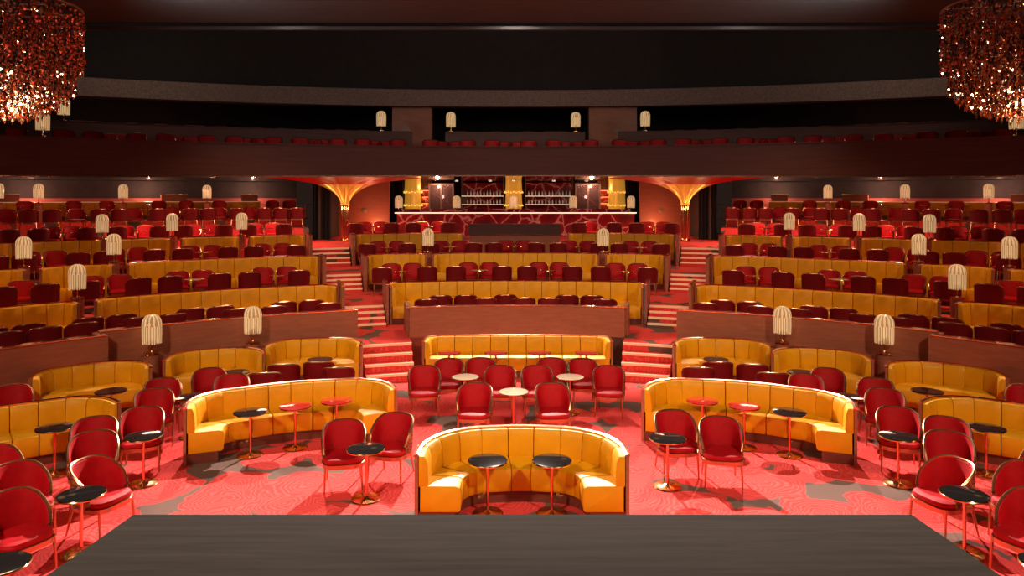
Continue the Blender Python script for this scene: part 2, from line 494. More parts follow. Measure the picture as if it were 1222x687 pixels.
G = 'mustard banquettes on the front floor'
banquette(cpath(2.8, 1.25, 1.0, bow=.04), (0, 10.85, 0), 0, 'mustard leather horseshoe banquette nearest the stage, on the centre line with two tables', G, .40)
for s, n in ((-1, 'left'), (1, 'right')):
    banquette(cpath(3.45, 1.05, .85, bow=.12), (s*4.13, 13.33, 0), -s*rad(21), 'wide curved mustard banquette %s of centre with three tables in its curve' % n, G, .40)
    banquette(cpath(3.45, 1.05, .85, bow=.12), (s*8.5, 11.6, 0), -s*rad(46), 'curved mustard banquette cut by the %s picture edge on front floor' % n, G, .40)
    for (x, y, a, w), o in zip([(4.72, 17.62, 5, 2.2), (6.66, 16.42, 17, 2.0), (8.62, 14.98, 28, 2.05)],
                               ['nearest the stairs', 'middle of the three', 'farthest from the stairs']):
        banquette(cpath(w, .98, .78, bow=.04), (s*x, y, 0), -s*rad(a), 'small curved mustard booth against %s parapet, %s' % (n, o), 'booths below the parapet', .42)
banquette(cpath(4.45, .75, .35, bow=.05), (0, 17.95, 0), 0, 'long mustard banquette at back of front floor below the centre parapet', G, .44)
# tier banquettes
tb = 'mustard banquettes on the raised tiers'
def tb_(k, t0, t1, label, e0=True, e1=True, h=None, ex=.08):
    banquette(arcpath(RB[k], t0, t1, e0, e1, ex=ex), (0, 0, Z[k]), 0, label, tb, .5, h or (1.05, 1.13, 1.13)[k-1], low=True)
tw = {1: 'first', 2: 'second', 3: 'third'}
tb_(1, -14.1, 14.1, 'wide mustard banquette closing the first raised tier, centre block', ex=.7)
tb_(2, -15.4, -9.3, 'short mustard banquette on second raised tier, centre block, left of the long one')
tb_(2, -8.7, 8.7, 'long mustard banquette on second raised tier, centre block')
tb_(2, 9.3, 15.4, 'short mustard banquette on second raised tier, centre block, right of the long one')
tb_(3, -15.8, -5.2, 'mustard banquette on third raised tier left of the timber control desk')
tb_(3, 5.2, 15.8, 'mustard banquette on third raised tier right of the timber control desk')
J = {1: [19.4, 42.2, 43.4, 62], 2: [20.0, 37.2, 38.2, 43.8, 44.8, 62], 3: [20.4, 25.6, 26.3, 31.4, 32.1, 36.8, 37.5, 43, 43.7, 50, 50.7, 60]}
for s, n in ((-1, 'left'), (1, 'right')):
    for k, js in J.items():
        for q in range(0, len(js), 2):
            a, c = sorted((s*js[q], s*js[q+1]))
            tb_(k, a, c, 'mustard banquette on %s raised tier, %s block, %s from the stairs' % (tw[k], n, ordw(q//2)))

# ------------------------------------------------------------------ table lamps
def lamp():
    root = empty('table_lamp')
    b = MB().use('brass'); b.lathe([(.15, 0), (.15, .018), (.03, .03), (.018, .06)], 20); b.obj('base', root, True)
    b = MB().use('brass'); b.lathe([(.014, .03), (.014, .30)], 8); b.obj('stem', root, True)
    b = MB().use('shadetop'); b.use('strand2')
    for k in range(24):
        t = 2*PI*k/24; b.use('shadetop' if k % 2 else 'strand2')
        b.tube([(r*math.cos(t), r*math.sin(t), z) for r, z in ((.183, .58), (.18, .66), (.160, .73), (.118, .785), (.056, .815), (.01, .82))], [.018, .018, .017, .014, .009, .005], 5)
    b.obj('lamp_shade', root, True)
    b = MB().use('shade')
    for k in range(44):
        t = 2*PI*k/44; x, y = .183*math.cos(t), .183*math.sin(t); l = .20+.03*((k*7) % 5)/5
        b.use('shade' if k % 2 else 'strand2')
        b.tube([(x, y, .60), (x*1.01, y*1.01, .40), (x, y, l)], [.015, .014, .009], 4)
    b.obj('fringe', root, True)
    b = MB().use('lampcore'); b.lathe([(.03, .32), (.05, .38), (.05, .54), (.03, .58)], 14); b.obj('bulb', root, True)
    b = MB().use('brass'); b.lathe([(.182, .585), (.19, .59), (.19, .60), (.182, .605), (.176, .595)], 24); b.obj('ring', root, True)
    return root
LP = Proto(lamp())
def pedestal(x, y, z, h, rz, label, r=.17):
    o = empty('lamp_pedestal', (x, y, z), rz); tag(o, label, 'pedestal', 'lamp pedestals between banquettes')
    b = MB().use('wood'); b.lathe([(r*.95, 0), (r, .02), (r, h-.03)], 16); b.obj('post', o, True)
    b = MB().use('rose'); b.lathe([(r+.01, h-.03), (r+.012, h-.015), (r, h)], 20); b.obj('cap', o, True)
def put_lamp(x, y, z, label, g='fringed lamps among the seating'):
    LP.put((x, y, z), random.uniform(0, 3), label, 'lamp', g)
for s, n in ((-1, 'left'), (1, 'right')):
    for (x, y), w in zip([(6.12, 17.05), (7.87, 15.85)], ['nearer the stairs', 'farther from the stairs']):
        pedestal(s*x, y, 0, .93, 0, 'walnut pedestal between the small booths on the %s, %s' % (n, w), .16)
        put_lamp(s*x, y, .93, 'cream fringed lamp between the small booths on the %s, %s' % (n, w))
    jj = {1: [(42.8, 16.05)], 2: [(37.7, 19.75), (44.3, 19.75)], 3: [(25.95, 23.25), (31.75, 23.25), (37.15, 23.25)]}
    for k, lst in jj.items():
        for q, (t, R) in enumerate(lst):
            x, y = pol(R, s*t); zz = Z[k+1]
            h = Z[k]+(1.05, 1.13, 1.13)[k-1]-zz+.02
            pedestal(x, y, zz, h, 0, 'walnut pedestal behind %s tier banquettes, %s block, %s from stairs' % (tw[k], n, ordw(q)), .15)
            put_lamp(x, y, zz+h, 'cream fringed lamp behind %s tier banquettes, %s block, %s from the stairs' % (tw[k], n, ordw(q)))
    x, y = pol(19.75, s*9.0); h = Z[2]+1.15-Z[3]
    pedestal(x, y, Z[3], h, 0, 'walnut pedestal behind second tier banquettes, centre block, %s one' % n, .15)
    put_lamp(x, y, Z[3]+h, 'cream fringed lamp in centre block of the tiers, %s one of two' % n)
    # lamps along the topmost tier under the balcony
    for q, px in enumerate([247, 147, 46, -2] if s < 0 else [988, 1080, 1180]):
        x, y = ring_px(px, 31.6)
        pedestal(x, y, Z[6], .82, 0, 'tall walnut lamp post on topmost tier under balcony, %s block, %s from aisle' % (n, ordw(q)), .14)
        put_lamp(x, y, Z[6]+.82, 'cream fringed lamp on topmost tier under balcony, %s block, %s from aisle' % (n, ordw(q)))

# ------------------------------------------------------------------ front-floor chairs and tables
def put_chair(P, x, y, z, a, label, g): P.put((x, y, z), rad(a), label, 'chair', g)
def face(x, y, c=2.0, k=1.0): return -math.degrees(math.atan2(x, y-c))*k
g = 'red velvet chairs on the front floor'
R_ = 'red velvet tub chair '
center = [(-1.86, 14.55, 8, 'beside left cream table, left end of centre cluster'), (1.78, 14.55, -8, 'beside right cream table, right end of centre cluster'),
          (-1.45, 15.2, -6, 'in back row of centre cluster, first from left'), (-.78, 15.25, 5, 'in back row of centre cluster, second from left'),
          (.69, 15.25, -5, 'in back row of centre cluster, third from left'), (1.35, 15.2, 6, 'in back row of centre cluster, fourth from left'),
          (-.37, 14.55, -4, 'in middle row of centre cluster, left one'), (.37, 14.55, 4, 'in middle row of centre cluster, right one'),
          (-.80, 13.15, -4, 'left of the front pair in centre cluster'), (.60, 13.15, 6, 'right of the front pair in centre cluster'),
          (-2.63, 10.95, 12, 'left of front horseshoe banquette, outer one of pair'), (-1.98, 11.3, -14, 'left of front horseshoe banquette, inner one of pair'),
          (2.42, 11.45, 4, 'right of front horseshoe banquette, inner one of pair'), (3.02, 11.1, -8, 'right of front horseshoe banquette, outer one of pair')]
for x, y, a, l in center: put_chair(CH1, x, y, 0, a, R_+l, g)
side = [(6.34, 12.8, 30, 'behind the outer round table, front one of pair'), (6.55, 13.55, 26, 'behind the outer round table, rear one of pair'),
        (5.98, 11.65, 22, 'behind the dark table beside wide banquette'),
        (6.44, 11.12, 24, 'in tight row beside wide banquette, rear one'), (6.05, 10.42, 28, 'in tight row beside wide banquette, middle one'),
        (5.40, 9.45, 72, 'in tight row near stage corner, at black table'),
        (6.28, 9.25, 60, 'behind the black corner table, rear one'), (5.72, 8.35, 62, 'behind the black corner table, front one'),
        (7.02, 9.85, 56, 'at picture edge, outermost rear one'), (6.62, 8.42, 60, 'at picture edge, middle one'), (5.95, 7.55, 62, 'at picture edge, nearest the camera'),
        (6.02, 14.35, 20, 'beyond wide banquette, facing the stage, outer one'), (5.40, 13.85, 18, 'beyond wide banquette, facing the stage, inner one'),
        (5.0, 14.55, 12, 'behind wide banquette, back turned, outermost'), (4.85, 15.27, 12, 'behind wide banquette, back turned, second from outside'),
        (4.18, 15.5, 8, 'behind wide banquette, back turned, third from outside'), (3.65, 15.0, 8, 'behind wide banquette, back turned, innermost'),
        (9.0, 13.1, 40, 'at picture edge beside the outermost small booth')]
for s, n in ((-1, 'left'), (1, 'right')):
    for x, y, a, l in side:
        back = l.startswith('behind wide')
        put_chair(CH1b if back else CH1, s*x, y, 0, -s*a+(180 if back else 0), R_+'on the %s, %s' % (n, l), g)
gt = 'bistro tables on the front floor'
def put_table(c, x, y, z, label, g): TB[c].put((x, y, z), random.uniform(0, 3), label, 'table', g)
T_ = 'round bistro table '
for x, n in ((-.46, 'left'), (.41, 'right')): put_table('black', x, 9.98, 0, 'black '+T_+'with brass rim inside front horseshoe banquette, %s one' % n, gt)
put_table('black', -2.2, 10.45, 0, 'black '+T_+'in front of the chair pair left of horseshoe banquette', gt)
put_table('black', 2.17, 10.9, 0, 'black '+T_+'in front of the chair pair right of horseshoe banquette', gt)
for x, n in ((-1.05, 'left'), (1.02, 'right')): put_table('cream', x, 14.6, 0, 'cream topped '+T_+'in centre chair cluster, %s one' % n, gt)
put_table('cream', -.10, 13.5, 0, 'cream topped '+T_+'between the front pair of centre cluster', gt)
for x, n in ((-1.57, 'first'), (-.5, 'second'), (.5, 'third'), (1.57, 'fourth')): put_table('red', x, 16.9, 0, 'red topped '+T_+'at long back banquette, %s from left' % n, gt)
for s, n in ((-1, 'left'), (1, 'right')):
    for q, (x, y, c) in enumerate([(3.2, 12.9, 'red'), (3.83, 12.58, 'red'), (4.47, 12.22, 'black')]):
        put_table(c, s*x, y, 0, '%s topped ' % c+T_+'inside wide %s banquette, %s from the centre' % (n, ordw(q)), gt)
    for x, y, l in [(5.30, 8.85, 'among tight chairs beside stage corner'), (5.63, 11.0, 'between wide banquette and the tight chairs'),
                    (7.2, 11.4, 'inside the edge banquette'), (5.1, 7.15, 'at bottom picture corner beside stage'), (7.5, 13.55, 'in the outermost small booth'),
                    (5.85, 13.15, 'behind the outer end of wide banquette'), (5.75, 15.0, 'in the middle small booth'), (4.35, 16.2, 'in the small booth nearest stairs')]:
        put_table('black', s*x, y, 0, 'black '+T_+'on the %s, %s' % (n, l), gt)

# ------------------------------------------------------------------ tier chairs and tables, row by row
RN = {1: (13.33, 14.0), 2: (17.27, 17.93), 3: (20.88, 21.52), 4: (24.1, 24.75), 5: (28.0, 28.8), 6: (32.9, 33.5)}
tw.update({4: 'fourth', 5: 'fifth', 6: 'topmost'})
rowsL = {1: [(392, 0), (371, 1), (339, 1), (326, 0), (282, 0), (259, 1), (231, 1), (205, 0), (163, 0), (141, 1), (108, 1), (86, 0), (56, 0), (28, 1), (13, 0), (-8, 1)],
         2: [(357, 0), (338, 1), (319, 1), (298, 0), (262, 0), (240, 1), (216, 1), (203, 0), (165, 0), (138, 1), (115, 1), (103, 0), (54, 0), (27, 1), (2, 0)],
         3: [(354, 0), (335, 1), (315, 1), (303, 0), (272, 0), (251, 1), (231, 1), (218, 0), (184, 0), (163, 1), (138, 1), (125, 0), (93, 0), (64, 1), (38, 1), (24, 0), (0, 0)],
         4: [(339, 0), (322, 1), (309, 1), (296, 0), (267, 0), (250, 1), (233, 1), (219, 0), (190, 0), (172, 1), (152, 1), (140, 0), (104, 0), (84, 1), (64, 1), (46, 0), (10, 0)],
         5: [(354, 0), (335, 0), (316, 0), (298, 1), (283, 0), (262, 1), (247, 0), (229, 0), (205, 1), (188, 0), (160, 1), (143, 0), (118, 0), (92, 1), (62, 0), (34, 0), (8, 1)],
         6: [(345, 0), (325, 1), (262, 0), (222, 0), (190, 1), (128, 0), (88, 1), (30, 0)]}
rowsC = {1: [(509, 0), (527, 1), (554, 1), (579, 0), (603, 1), (630, 0), (651, 0), (677, 1), (707, 1), (722, 0)],
         2: [(456, 0), (469, 1), (491, 1), (510, 0), (544, 0), (560, 1), (583, 1), (599, 0), (629, 0), (646, 1), (664, 1), (683, 0), (717, 0), (738, 1), (757, 1), (773, 0)],
         3: [(438, 0), (453, 1), (472, 1), (486, 0), (514, 0), (528, 1), (547, 1), (565, 0), (589, 0), (606, 1), (622, 1), (640, 0), (666, 0), (679, 1), (701, 1), (715, 0), (739, 0), (755, 1), (773, 1), (789, 0)],
         4: [(424, 0), (437, 1), (453, 1), (467, 0), (493, 0), (506, 1), (520, 1), (535, 0), (691, 0), (704, 1), (733, 0), (760, 0), (775, 1), (789, 1), (802, 0)]}
def row(k, lst, where, ordfrom, mirror):
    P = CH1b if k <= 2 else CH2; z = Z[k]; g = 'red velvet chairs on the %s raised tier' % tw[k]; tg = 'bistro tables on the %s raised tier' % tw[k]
    pts = [[math.degrees(math.atan2(*(lambda p: (p[0], p[1]-C0))(ring_px(px, RN[k][f]))))*rad(1)*RN[k][f], f] for px, f in lst]
    pts.sort(key=lambda p: -p[0] if lst[0][0] > lst[-1][0] else p[0])
    for it in range(60):                       # neighbours on one arc need a chair's width between them
        for f in (0, 1):
            q = [p for p in pts if p[1] == f]
            for a, c in zip(q, q[1:]):
                d = abs(a[0]-c[0]); need = .70-d
                if need > 0:
                    sg = 1 if a[0] > c[0] else -1; a[0] += sg*need/2; c[0] -= sg*need/2
    nt = 0; prev = None; sgn = -1 if mirror else 1
    for i, (arc, f) in enumerate(pts):
        t = math.degrees(arc/RN[k][f]); x, y = pol(RN[k][f], t); x *= sgn
        away = (k <= 5 and f == 0) or k == 1
        jit = ((i*37) % 11-5)*(.9 if k > 1 else .05)
        put_chair(P, x, y, z, face(x, y, C0, .9)+jit+(180 if away else 0), 'red velvet tub chair on %s raised tier, %s, %s from %s' % (tw[k], where, ordw(i), ordfrom), g)
        if prev and prev[1] == 1 and f == 1 and abs(prev[0]-arc) < 1.7:
            rr = RN[k][0]+.05 if k > 1 else 14.62
            if k == 5: rr = RN[k][1]-.62
            mx, my = pol(rr, math.degrees((prev[0]+arc)/2/RN[k][1])); mx *= sgn
            c = 'black' if k > 3 else ('red', 'cream', 'black')[nt % 3]
            put_table(c, mx, my, z, '%s topped ' % c+T_+'on %s raised tier, %s, %s from %s' % (tw[k], where, ordw(nt), ordfrom), tg); nt += 1
        prev = (arc, f)
for s, n in ((-1, 'left'), (1, 'right')):
    for q, px in enumerate((365, 344, 318, 295, 270, 224, 204, 176, 125, 100, 78, 24)):
        x, y = ring_px(px, 31.75+.35*(q % 2)); put_table('black', s*abs(x), y, Z[6], 'black '+T_+'on topmost tier under balcony, %s block, %s from aisle' % (n, ordw(q)), 'bistro tables on the topmost tier')
    a0, a1 = sorted((s*22.5, s*60))
    banquette(arcpath(35.0, a0, a1, False, False), (0, 0, Z[6]), 0, 'mustard wall banquette on topmost tier under balcony, %s block' % n, tb, .7, .84, rail='nosing', low=True)  # rail glows by itself, in place of the light it reflects
for k, l in rowsL.items():
    row(k, l, 'left block', 'the stairs', False)
    row(k, l, 'right block', 'the stairs', True)
for k, l in rowsC.items(): row(k, l, 'centre block', 'left', False)

# ------------------------------------------------------------------ stage
b = MB().use('stage')
def quad(b, pts, z0, z1):
    b.rings([[Vector((x, y, z0)) for x, y in pts], [Vector((x, y, z1)) for x, y in pts]])
quad(b, [(-4.60, 1.5), (-4.18, 6.2), (-4.04, 7.62), (4.00, 7.62), (4.12, 6.2), (4.60, 1.5)], .93, 1.0)
b.use('fascia'); quad(b, [(-4.5, 1.5), (-4.1, 6.2), (-3.96, 7.54), (3.92, 7.54), (4.04, 6.2), (4.5, 1.5)], .001, .93)
struct(b.obj('floor_stage'), 'dark timber stage')

# ------------------------------------------------------------------ balcony
CB = 1.0
dip = lambda t: 5.05-.16*min(1, abs(t)/rad(35))**1.5
b = MB().use('fascia'); b.sector(CB, 26, 26.35, -56, 56, dip, 6.10, 1.5)
o = b.obj('wall_balcony_front'); struct(o, 'dark mahogany balcony front')
b = MB().use('rose'); b.sector(CB, 25.97, 26.0, -56, 56, lambda t: dip(t)-.01, lambda t: dip(t)+.035, 1.5); b.obj('wall_trim_strip', o)
b = MB().use('fascia'); b.sector(CB, 25.95, 26.45, -56, 56, 6.10, 6.14, 1.5); b.obj('wall_cap', o)
b = MB().use('mirror'); b.sector(CB, 26.35, 39.8, -56, 56, 5.10, 5.16, 1.5); struct(b.obj('ceiling_under_balcony'))
b = MB().use('carpet'); b.sector(CB, 26.35, 30, -56, 56, 5.50, 5.60, 2); b.sector(CB, 29.65, 36, -56, 56, 6.1, 6.2, 2); struct(b.obj('floor_balcony'))
b = MB().use('fascia')
for a, c in ((-42, -8.2), (-5.6, 5.6), (8.2, 42)): b.sector(CB, 29.5, 29.65, a, c, 5.5, 6.95, 2)
o = b.obj('wall_balcony_middle'); struct(o)
b = MB().use('fascia')
for a, c in ((-42, -8.2), (-5.6, 5.6), (8.2, 42)): b.sector(CB, 29.48, 29.67, a, c, 6.95, 6.965, 2)
b.obj('wall_cap', o)
# pillars with a round porthole
for px0, px1, n in ((468, 515, 'left'), (703, 760, 'right')):
    D = 32.9; x0 = CXM+(px0-PX0)*D/F; x1 = CXM+(px1-PX0)*D/F
    b = MB().use('wood'); b.box(((x0+x1)/2, D+.3, 7.5), (x1-x0, .6, 2.6)); o = b.obj('wall_%s_pier' % n); struct(o)
    b = MB().use('bronze')
    xc = (484 if n == 'left' else 737); xc = CXM+(xc-PX0)*D/F; zc = CH+(HY-155)*D/F
    prof = [(.17, .0), (.17, .03), (.12, .03), (.12, .005)]
    b.rings([[Vector((xc+r*math.cos(2*PI*k/20), D-d, zc+r*math.sin(2*PI*k/20))) for k in range(20)] for r, d in prof])
    b.obj('wall_porthole', o)
b = MB().use('plaster'); b.sector(-10, 42.6, 43.3, -34, 34, 8.27, 9.0, 2); struct(b.obj('ceiling_beam_rear'))
b = MB().use('dark'); b.sector(-10, 43.2, 43.6, -34, 34, 9.0, 12.4, 2); struct(b.obj('wall_rear_upper'))
b = MB().use('dark'); b.box((0, 38.2, 8.95), (60, .2, 6.7)); struct(b.obj('wall_rear'))
# the ceiling over the stalls and its edge
b = MB().use('ceil'); b.box((0, 10.1, 10.06), (60, 28.2, .12)); struct(b.obj('ceiling'))
b = MB().use('dark'); b.box((0, 29.5, 12.45), (60, 17.6, .1)); b.box((0, 24.22, 11.2), (60, .1, 2.4)); struct(b.obj('ceiling_recess'))
b = MB().use('ceil'); b.box((0, 25.0, 9.995), (60, .14, .11)); struct(b.obj('trim_1'))
def curtainish(name, x0, x1, y, z0, z1, label, folds=8):
    b = MB().use('drape'); pts = []; n = folds*8
    fr = [(x0+(x1-x0)*k/n, y+.09*math.sin(2*PI*k/8)) for k in range(n+1)]
    b.rings([[Vector((x, yy, z0)) for x, yy in fr]+[Vector((x, yy+.05, z0)) for x, yy in fr[::-1]],
             [Vector((x, yy, z1)) for x, yy in fr]+[Vector((x, yy+.05, z1)) for x, yy in fr[::-1]]])
    o = b.obj(name, smooth=True); return tag(o, label, 'curtain', 'black drapes under the balcony')
for s, n in ((-1, 'left'), (1, 'right')):
    b = MB().use('dark'); b.box((s*30.1, 14, 5), (.2, 52, 15)); struct(b.obj('wall_'+n))
    a0, a1 = sorted((s*19.3, s*66)); b = MB().use('greywall'); b.sector(C0, 37, 37.2, a0, a1, 3.2, 5.1, 3)
    o = b.obj('wall_%s_rear' % n); struct(o)
    b = MB().use('pinkwall'); b.sector(C0, 36.6, 36.98, a0, a1, 3.2, 4.22, 3); b.obj('wall_dado', o)
    # walnut cabins standing against the rear wall
    for q, (pa, pb) in enumerate(((192, 222), (288, 307), (-20, 22))):
        xa, ya = ring_px(pa, 35.6); xb, yb = ring_px(pb, 35.6)
        cx, cy = (xa+xb)/2*(-s), (ya+yb)/2; w = math.hypot(xb-xa, yb-ya)
        r = empty('service_cabinet', (cx if s > 0 else cx, cy, 3.2), 0)
        r.location = (s*abs((xa+xb)/2), cy, 3.2); r.rotation_euler.z = -s*rad(abs(ang(abs((xa+xb)/2), cy)))
        tag(r, 'walnut service cabinet at %s rear wall under balcony, %s from the aisle' % (n, ordw((1, 0, 2)[q])), 'cabinet', 'service cabinets at the rear wall')
        b = MB().use('wood'); b.box((0, 0, .62), (w, .6, 1.16)); b.box((0, 0, .02), (w-.1, .5, .04)); b.obj('body', r)
        b = MB().use('brass'); b.box((0, 0, 1.215), (w+.06, .66, .03)); b.obj('top', r)
        for e in (-1, 1):
            b = MB().use('wood'); b.box((e*w/4, -.31, .62), (w/2-.06, .03, 1.05)); d = b.obj('door', r)
            b = MB().use('brass'); b.tube([(e*.05, -.345, .5), (e*.05, -.345, .8)], .01); b.obj('handle', d)
    xa = CXM+(373-PX0)*33.3/F; xb = CXM+(395-PX0)*33.3/F
    xs = sorted((s*abs(xa), s*abs(xb))); curtainish('drape', xs[0], xs[1], 33.3, 2.35, 5.1, 'black velour drape on the %s, outer side of walnut wall' % n, 5)
    xs = sorted((s*6.55, s*5.72)); curtainish('drape', xs[0], xs[1], 37.95, 2.35, 5.1, 'black velour drape on the %s between walnut wall and bar' % n, 5)
    b = MB().use('wood'); b.box((s*7.5, 36.6, 3.73), (2.6, .2, 2.74)); o = b.obj('wall_%s_walnut' % n); struct(o)
    b = MB().use('greywall'); b.box((s*8.75, 36.0, 3.73), (.1, 6, 2.74)); struct(b.obj('wall_%s_lobby' % n))
    # patina wall roundel
    b = MB().use('bronze'); zc = CH-16*36.4/F; xc = s*7.35-.1
    b.rings([[Vector((xc+r*math.cos(2*PI*k/20), 36.5-d, zc+r*math.sin(2*PI*k/20))) for k in range(20)] for r, d in ((.13, 0), (.13, .03), (.08, .05), (.01, .05))])
    tag(b.obj('wall_plaque', smooth=True), 'small round bronze plaque on the %s walnut wall behind column' % n, 'plaque')
    # mushroom column
    r = empty('column', (s*7.35, 31.9, Z[4])); xcl = 7.35
    tag(r, 'slim fluted column with golden trumpet capital, %s of the bar' % n, 'column', 'columns with golden capitals')
    b = MB().use('rose')
    for k in range(6):
        t = 2*PI*k/6; b.lathe([(.065, .12), (.065, 1.66)], 10, (.115*math.cos(t), .115*math.sin(t), 0))
    b.lathe([(.1, .1), (.1, 1.66)], 12); b.obj('shaft', r, True)
    b = MB().use('brass'); b.lathe([(.24, 0), (.24, .06), (.2, .1), (.19, .14)], 24); b.obj('base', r, True)
    TP = [(0, .17), (.12, .20), (.29, .29), (.42, .40), (.54, .54), (.66, .74), (.76, .94), (.84, 1.18), (.92, 1.5), (1.0, 2.0), (1.07, 2.65), (1.13, 3.35)]
    def trumpet(b, tp):
        n = 112; rg = []
        for dz, rr in tp:
            amp = .30*min(1, 8*dz+.1)/(1+rr*rr*.45)
            rg.append([Vector((rr*(1-amp*(1-abs(math.sin(7*2*PI*k/n))))*math.cos(2*PI*k/n), rr*(1-amp*(1-abs(math.sin(7*2*PI*k/n))))*math.sin(2*PI*k/n), 1.62+dz)) for k in range(n)])
        b.rings(rg, cap1=False)
    b = MB().use('gold'); trumpet(b, TP[:8]); b.obj('capital', r, True)
    b = MB().use('redsatin'); trumpet(b, TP[7:]); b.obj('canopy', r, True)
    b = MB().use('goldglow'); b.lathe([(.19, 1.58), (.205, 1.61), (.19, 1.64)], 24); b.obj('collar', r, True)

# ------------------------------------------------------------------ bar
def X(px, D): return CXM+(px-PX0)*D/F
def Zy(py, D): return CH+(HY-py)*D/F
bar = empty('bar_counter', (0, 37, Z[4])); tag(bar, 'long red marble bar counter with a glowing white edge at the back', 'bar')
b = MB().use('marble'); b.box((0.05, 0, .56), (11.8, .7, 1.10)); b.obj('front_panel', bar)
b = MB().use('marble'); b.box((0.05, .5, 1.22), (11.6, .35, .22)); b.obj('upstand', bar)
b = MB().use('black'); b.box((0.05, 0, 1.155), (12, .8, .04)); b.obj('worktop', bar)
b = MB().use('led'); b.box((0.05, -.41, 1.14), (12, .03, .05)); b.obj('light_strip', bar)
b = MB().use('dark'); b.box((0, 40.2, 3.8), (18, .2, 3)); struct(b.obj('wall_bar_rear'))
bk = empty('back_bar', (0, 39.7, Z[4])); tag(bk, 'marble back bar with bottle shelves behind the counter', 'shelving')
b = MB().use('marble'); b.box((0, 0, .55), (11, .5, 1.1)); b.obj('base_cabinet', bk)
D_ = 39.5
for q, (pa, pb) in enumerate(((551, 601), (627, 684))):
    for zz, py in ((0, 243.5), (1, 233.5)):
        xa, xb = X(pa, D_), X(pb, D_); z = Zy(py, D_)
        b = MB().use('bronze'); b.box(((xa+xb)/2, -.1, z-Z[4]-.02), (xb-xa, .36, .035)); b.obj('shelf', bk)
        b = MB().use('led'); b.box(((xa+xb)/2, -.29, z-Z[4]-.02), (xb-xa, .015, .02)); b.obj('shelf_light', bk)
for pa, pb in ((551, 601), (627, 684)):
    xa, xb = X(pa, D_), X(pb, D_)
    for xx in (xa, xb): b = MB().use('bronze'); b.box((xx, -.08, 1.95), (.05, .4, 1.7)); b.obj('upright', bk)
    b = MB().use('marble'); b.box(((xa+xb)/2, .12, 1.9), (xb-xa, .04, 1.6)); b.obj('back_panel', bk)
for pa, pb in ((503, 515), (714, 727)):
    xa, xb = X(pa, D_), X(pb, D_); b = MB().use('marble'); b.box(((xa+xb)/2, .05, 1.9), (xb-xa, .06, 1.7)); b.obj('niche_panel', bk)
    for zz in (1.25, 1.6, 1.95, 2.3):
        b = MB().use('bronze'); b.box(((xa+xb)/2, -.08, zz), (xb-xa, .24, .03)); b.obj('niche_shelf', bk)
        b = MB().use('niche'); b.box(((xa+xb)/2, -.06, zz-.025), (xb-xa-.04, .16, .015)); b.obj('niche_light', bk)
# bottles
def bottle(kind):
    r = (.035, .04, .032)[kind]; h = (.27, .25, .29)[kind]
    b = MB().use('bottle'); b.lathe([(r*.9, 0), (r, .01), (r, h*.55), (r*.8, h*.64), (r*.34, h*.74), (r*.32, h*.97), (r*.38, h)], 10)
    return b.obj('bottle', smooth=True)
BP = [bottle(i) for i in range(3)]; bused = [False]*3
for q, (pa, pb, side_) in enumerate(((558, 597, 'left'), (631, 680, 'right'))):
    for py, sh in ((233.5, 'upper'), (243.5, 'lower')):
        nb = 11 if q == 0 else 13
        for k in range(nb):
            kd = (k*5+q) % 3
            if not bused[kd]: o = BP[kd]; bused[kd] = True
            else: o = BP[kd].copy(); col.objects.link(o)
            o.location = (X(pa+(pb-pa)*k/(nb-1), D_), D_+.08, Zy(py, D_))
            tag(o, 'bottle on %s bar shelf %s of centre pillar, %s from left' % (sh, side_, ordw(k)), 'bottle', 'bottles on the bar shelves')
# golden pillars
for px, n in ((493, 'left'), (613, 'centre'), (736, 'right')):
    D = 38.3; r = empty('gold_pillar', (X(px, D), D, Z[4])); tag(r, 'glowing amber scalloped pillar behind the bar, %s one' % n, 'pillar', 'amber pillars behind the bar')
    for q, (z0, z1) in enumerate(((0, 1.45), (1.45, 2.13), (2.13, 2.75))):
        b = MB().use('goldglow'); n_ = 60; rg = []
        for u in (0, .5, .9, 1.0):
            z = z0+(z1-z0)*u
            rg.append([Vector(((.40+.02*abs(math.sin(5*2*PI*k/n_))+.03*(1-u))*math.cos(2*PI*k/n_), (.40+.02*abs(math.sin(5*2*PI*k/n_))+.03*(1-u))*math.sin(2*PI*k/n_), z+(.05*abs(math.sin(5*2*PI*k/n_)) if u == 0 and q else 0))) for k in range(n_)])
        b.rings(rg); b.obj('scalloped_drum', r, True)
        if q:
            b = MB().use('bead')
            for k in range(20):
                t = 2*PI*k/20; b.lathe([(.005, -.04), (.035, -.02), (.045, 0), (.035, .02), (.005, .04)], 8, (.46*math.cos(t), .46*math.sin(t), z0+.03+.04*(k % 2)))
            b.obj('beaded_band', r, True)
# glazed cabinets
for px, n in ((527, 'left'), (701, 'right')):
    D = 38.9; r = empty('glass_cabinet', (X(px, D), D, Z[4])); tag(r, 'bronze framed glass display cabinet behind the bar, %s one' % n, 'cabinet', 'glass cabinets behind the bar')
    w = 1.25
    b = MB().use('bronze')
    for xx in (-w/2, 0, w/2): b.box((xx, -.25, 1.4), (.09, .06, 2.5))
    for zz in (.1, 1.0, 2.6): b.box((0, -.25, zz), (w, .06, .08))
    b.box((0, .2, 1.35), (w, .04, 2.6)); b.box((-w/2, 0, 1.35), (.04, .5, 2.6)); b.box((w/2, 0, 1.35), (.04, .5, 2.6)); b.obj('frame', r)
    b = MB().use('marble'); b.box((0, .12, 1.8), (w-.1, .03, 1.5)); b.obj('lining', r)
    for e in (-1, 1): b = MB().use('glass'); b.box((e*w/4, -.24, 1.8), (w/2-.1, .01, 1.5)); b.obj('glass_door', r)
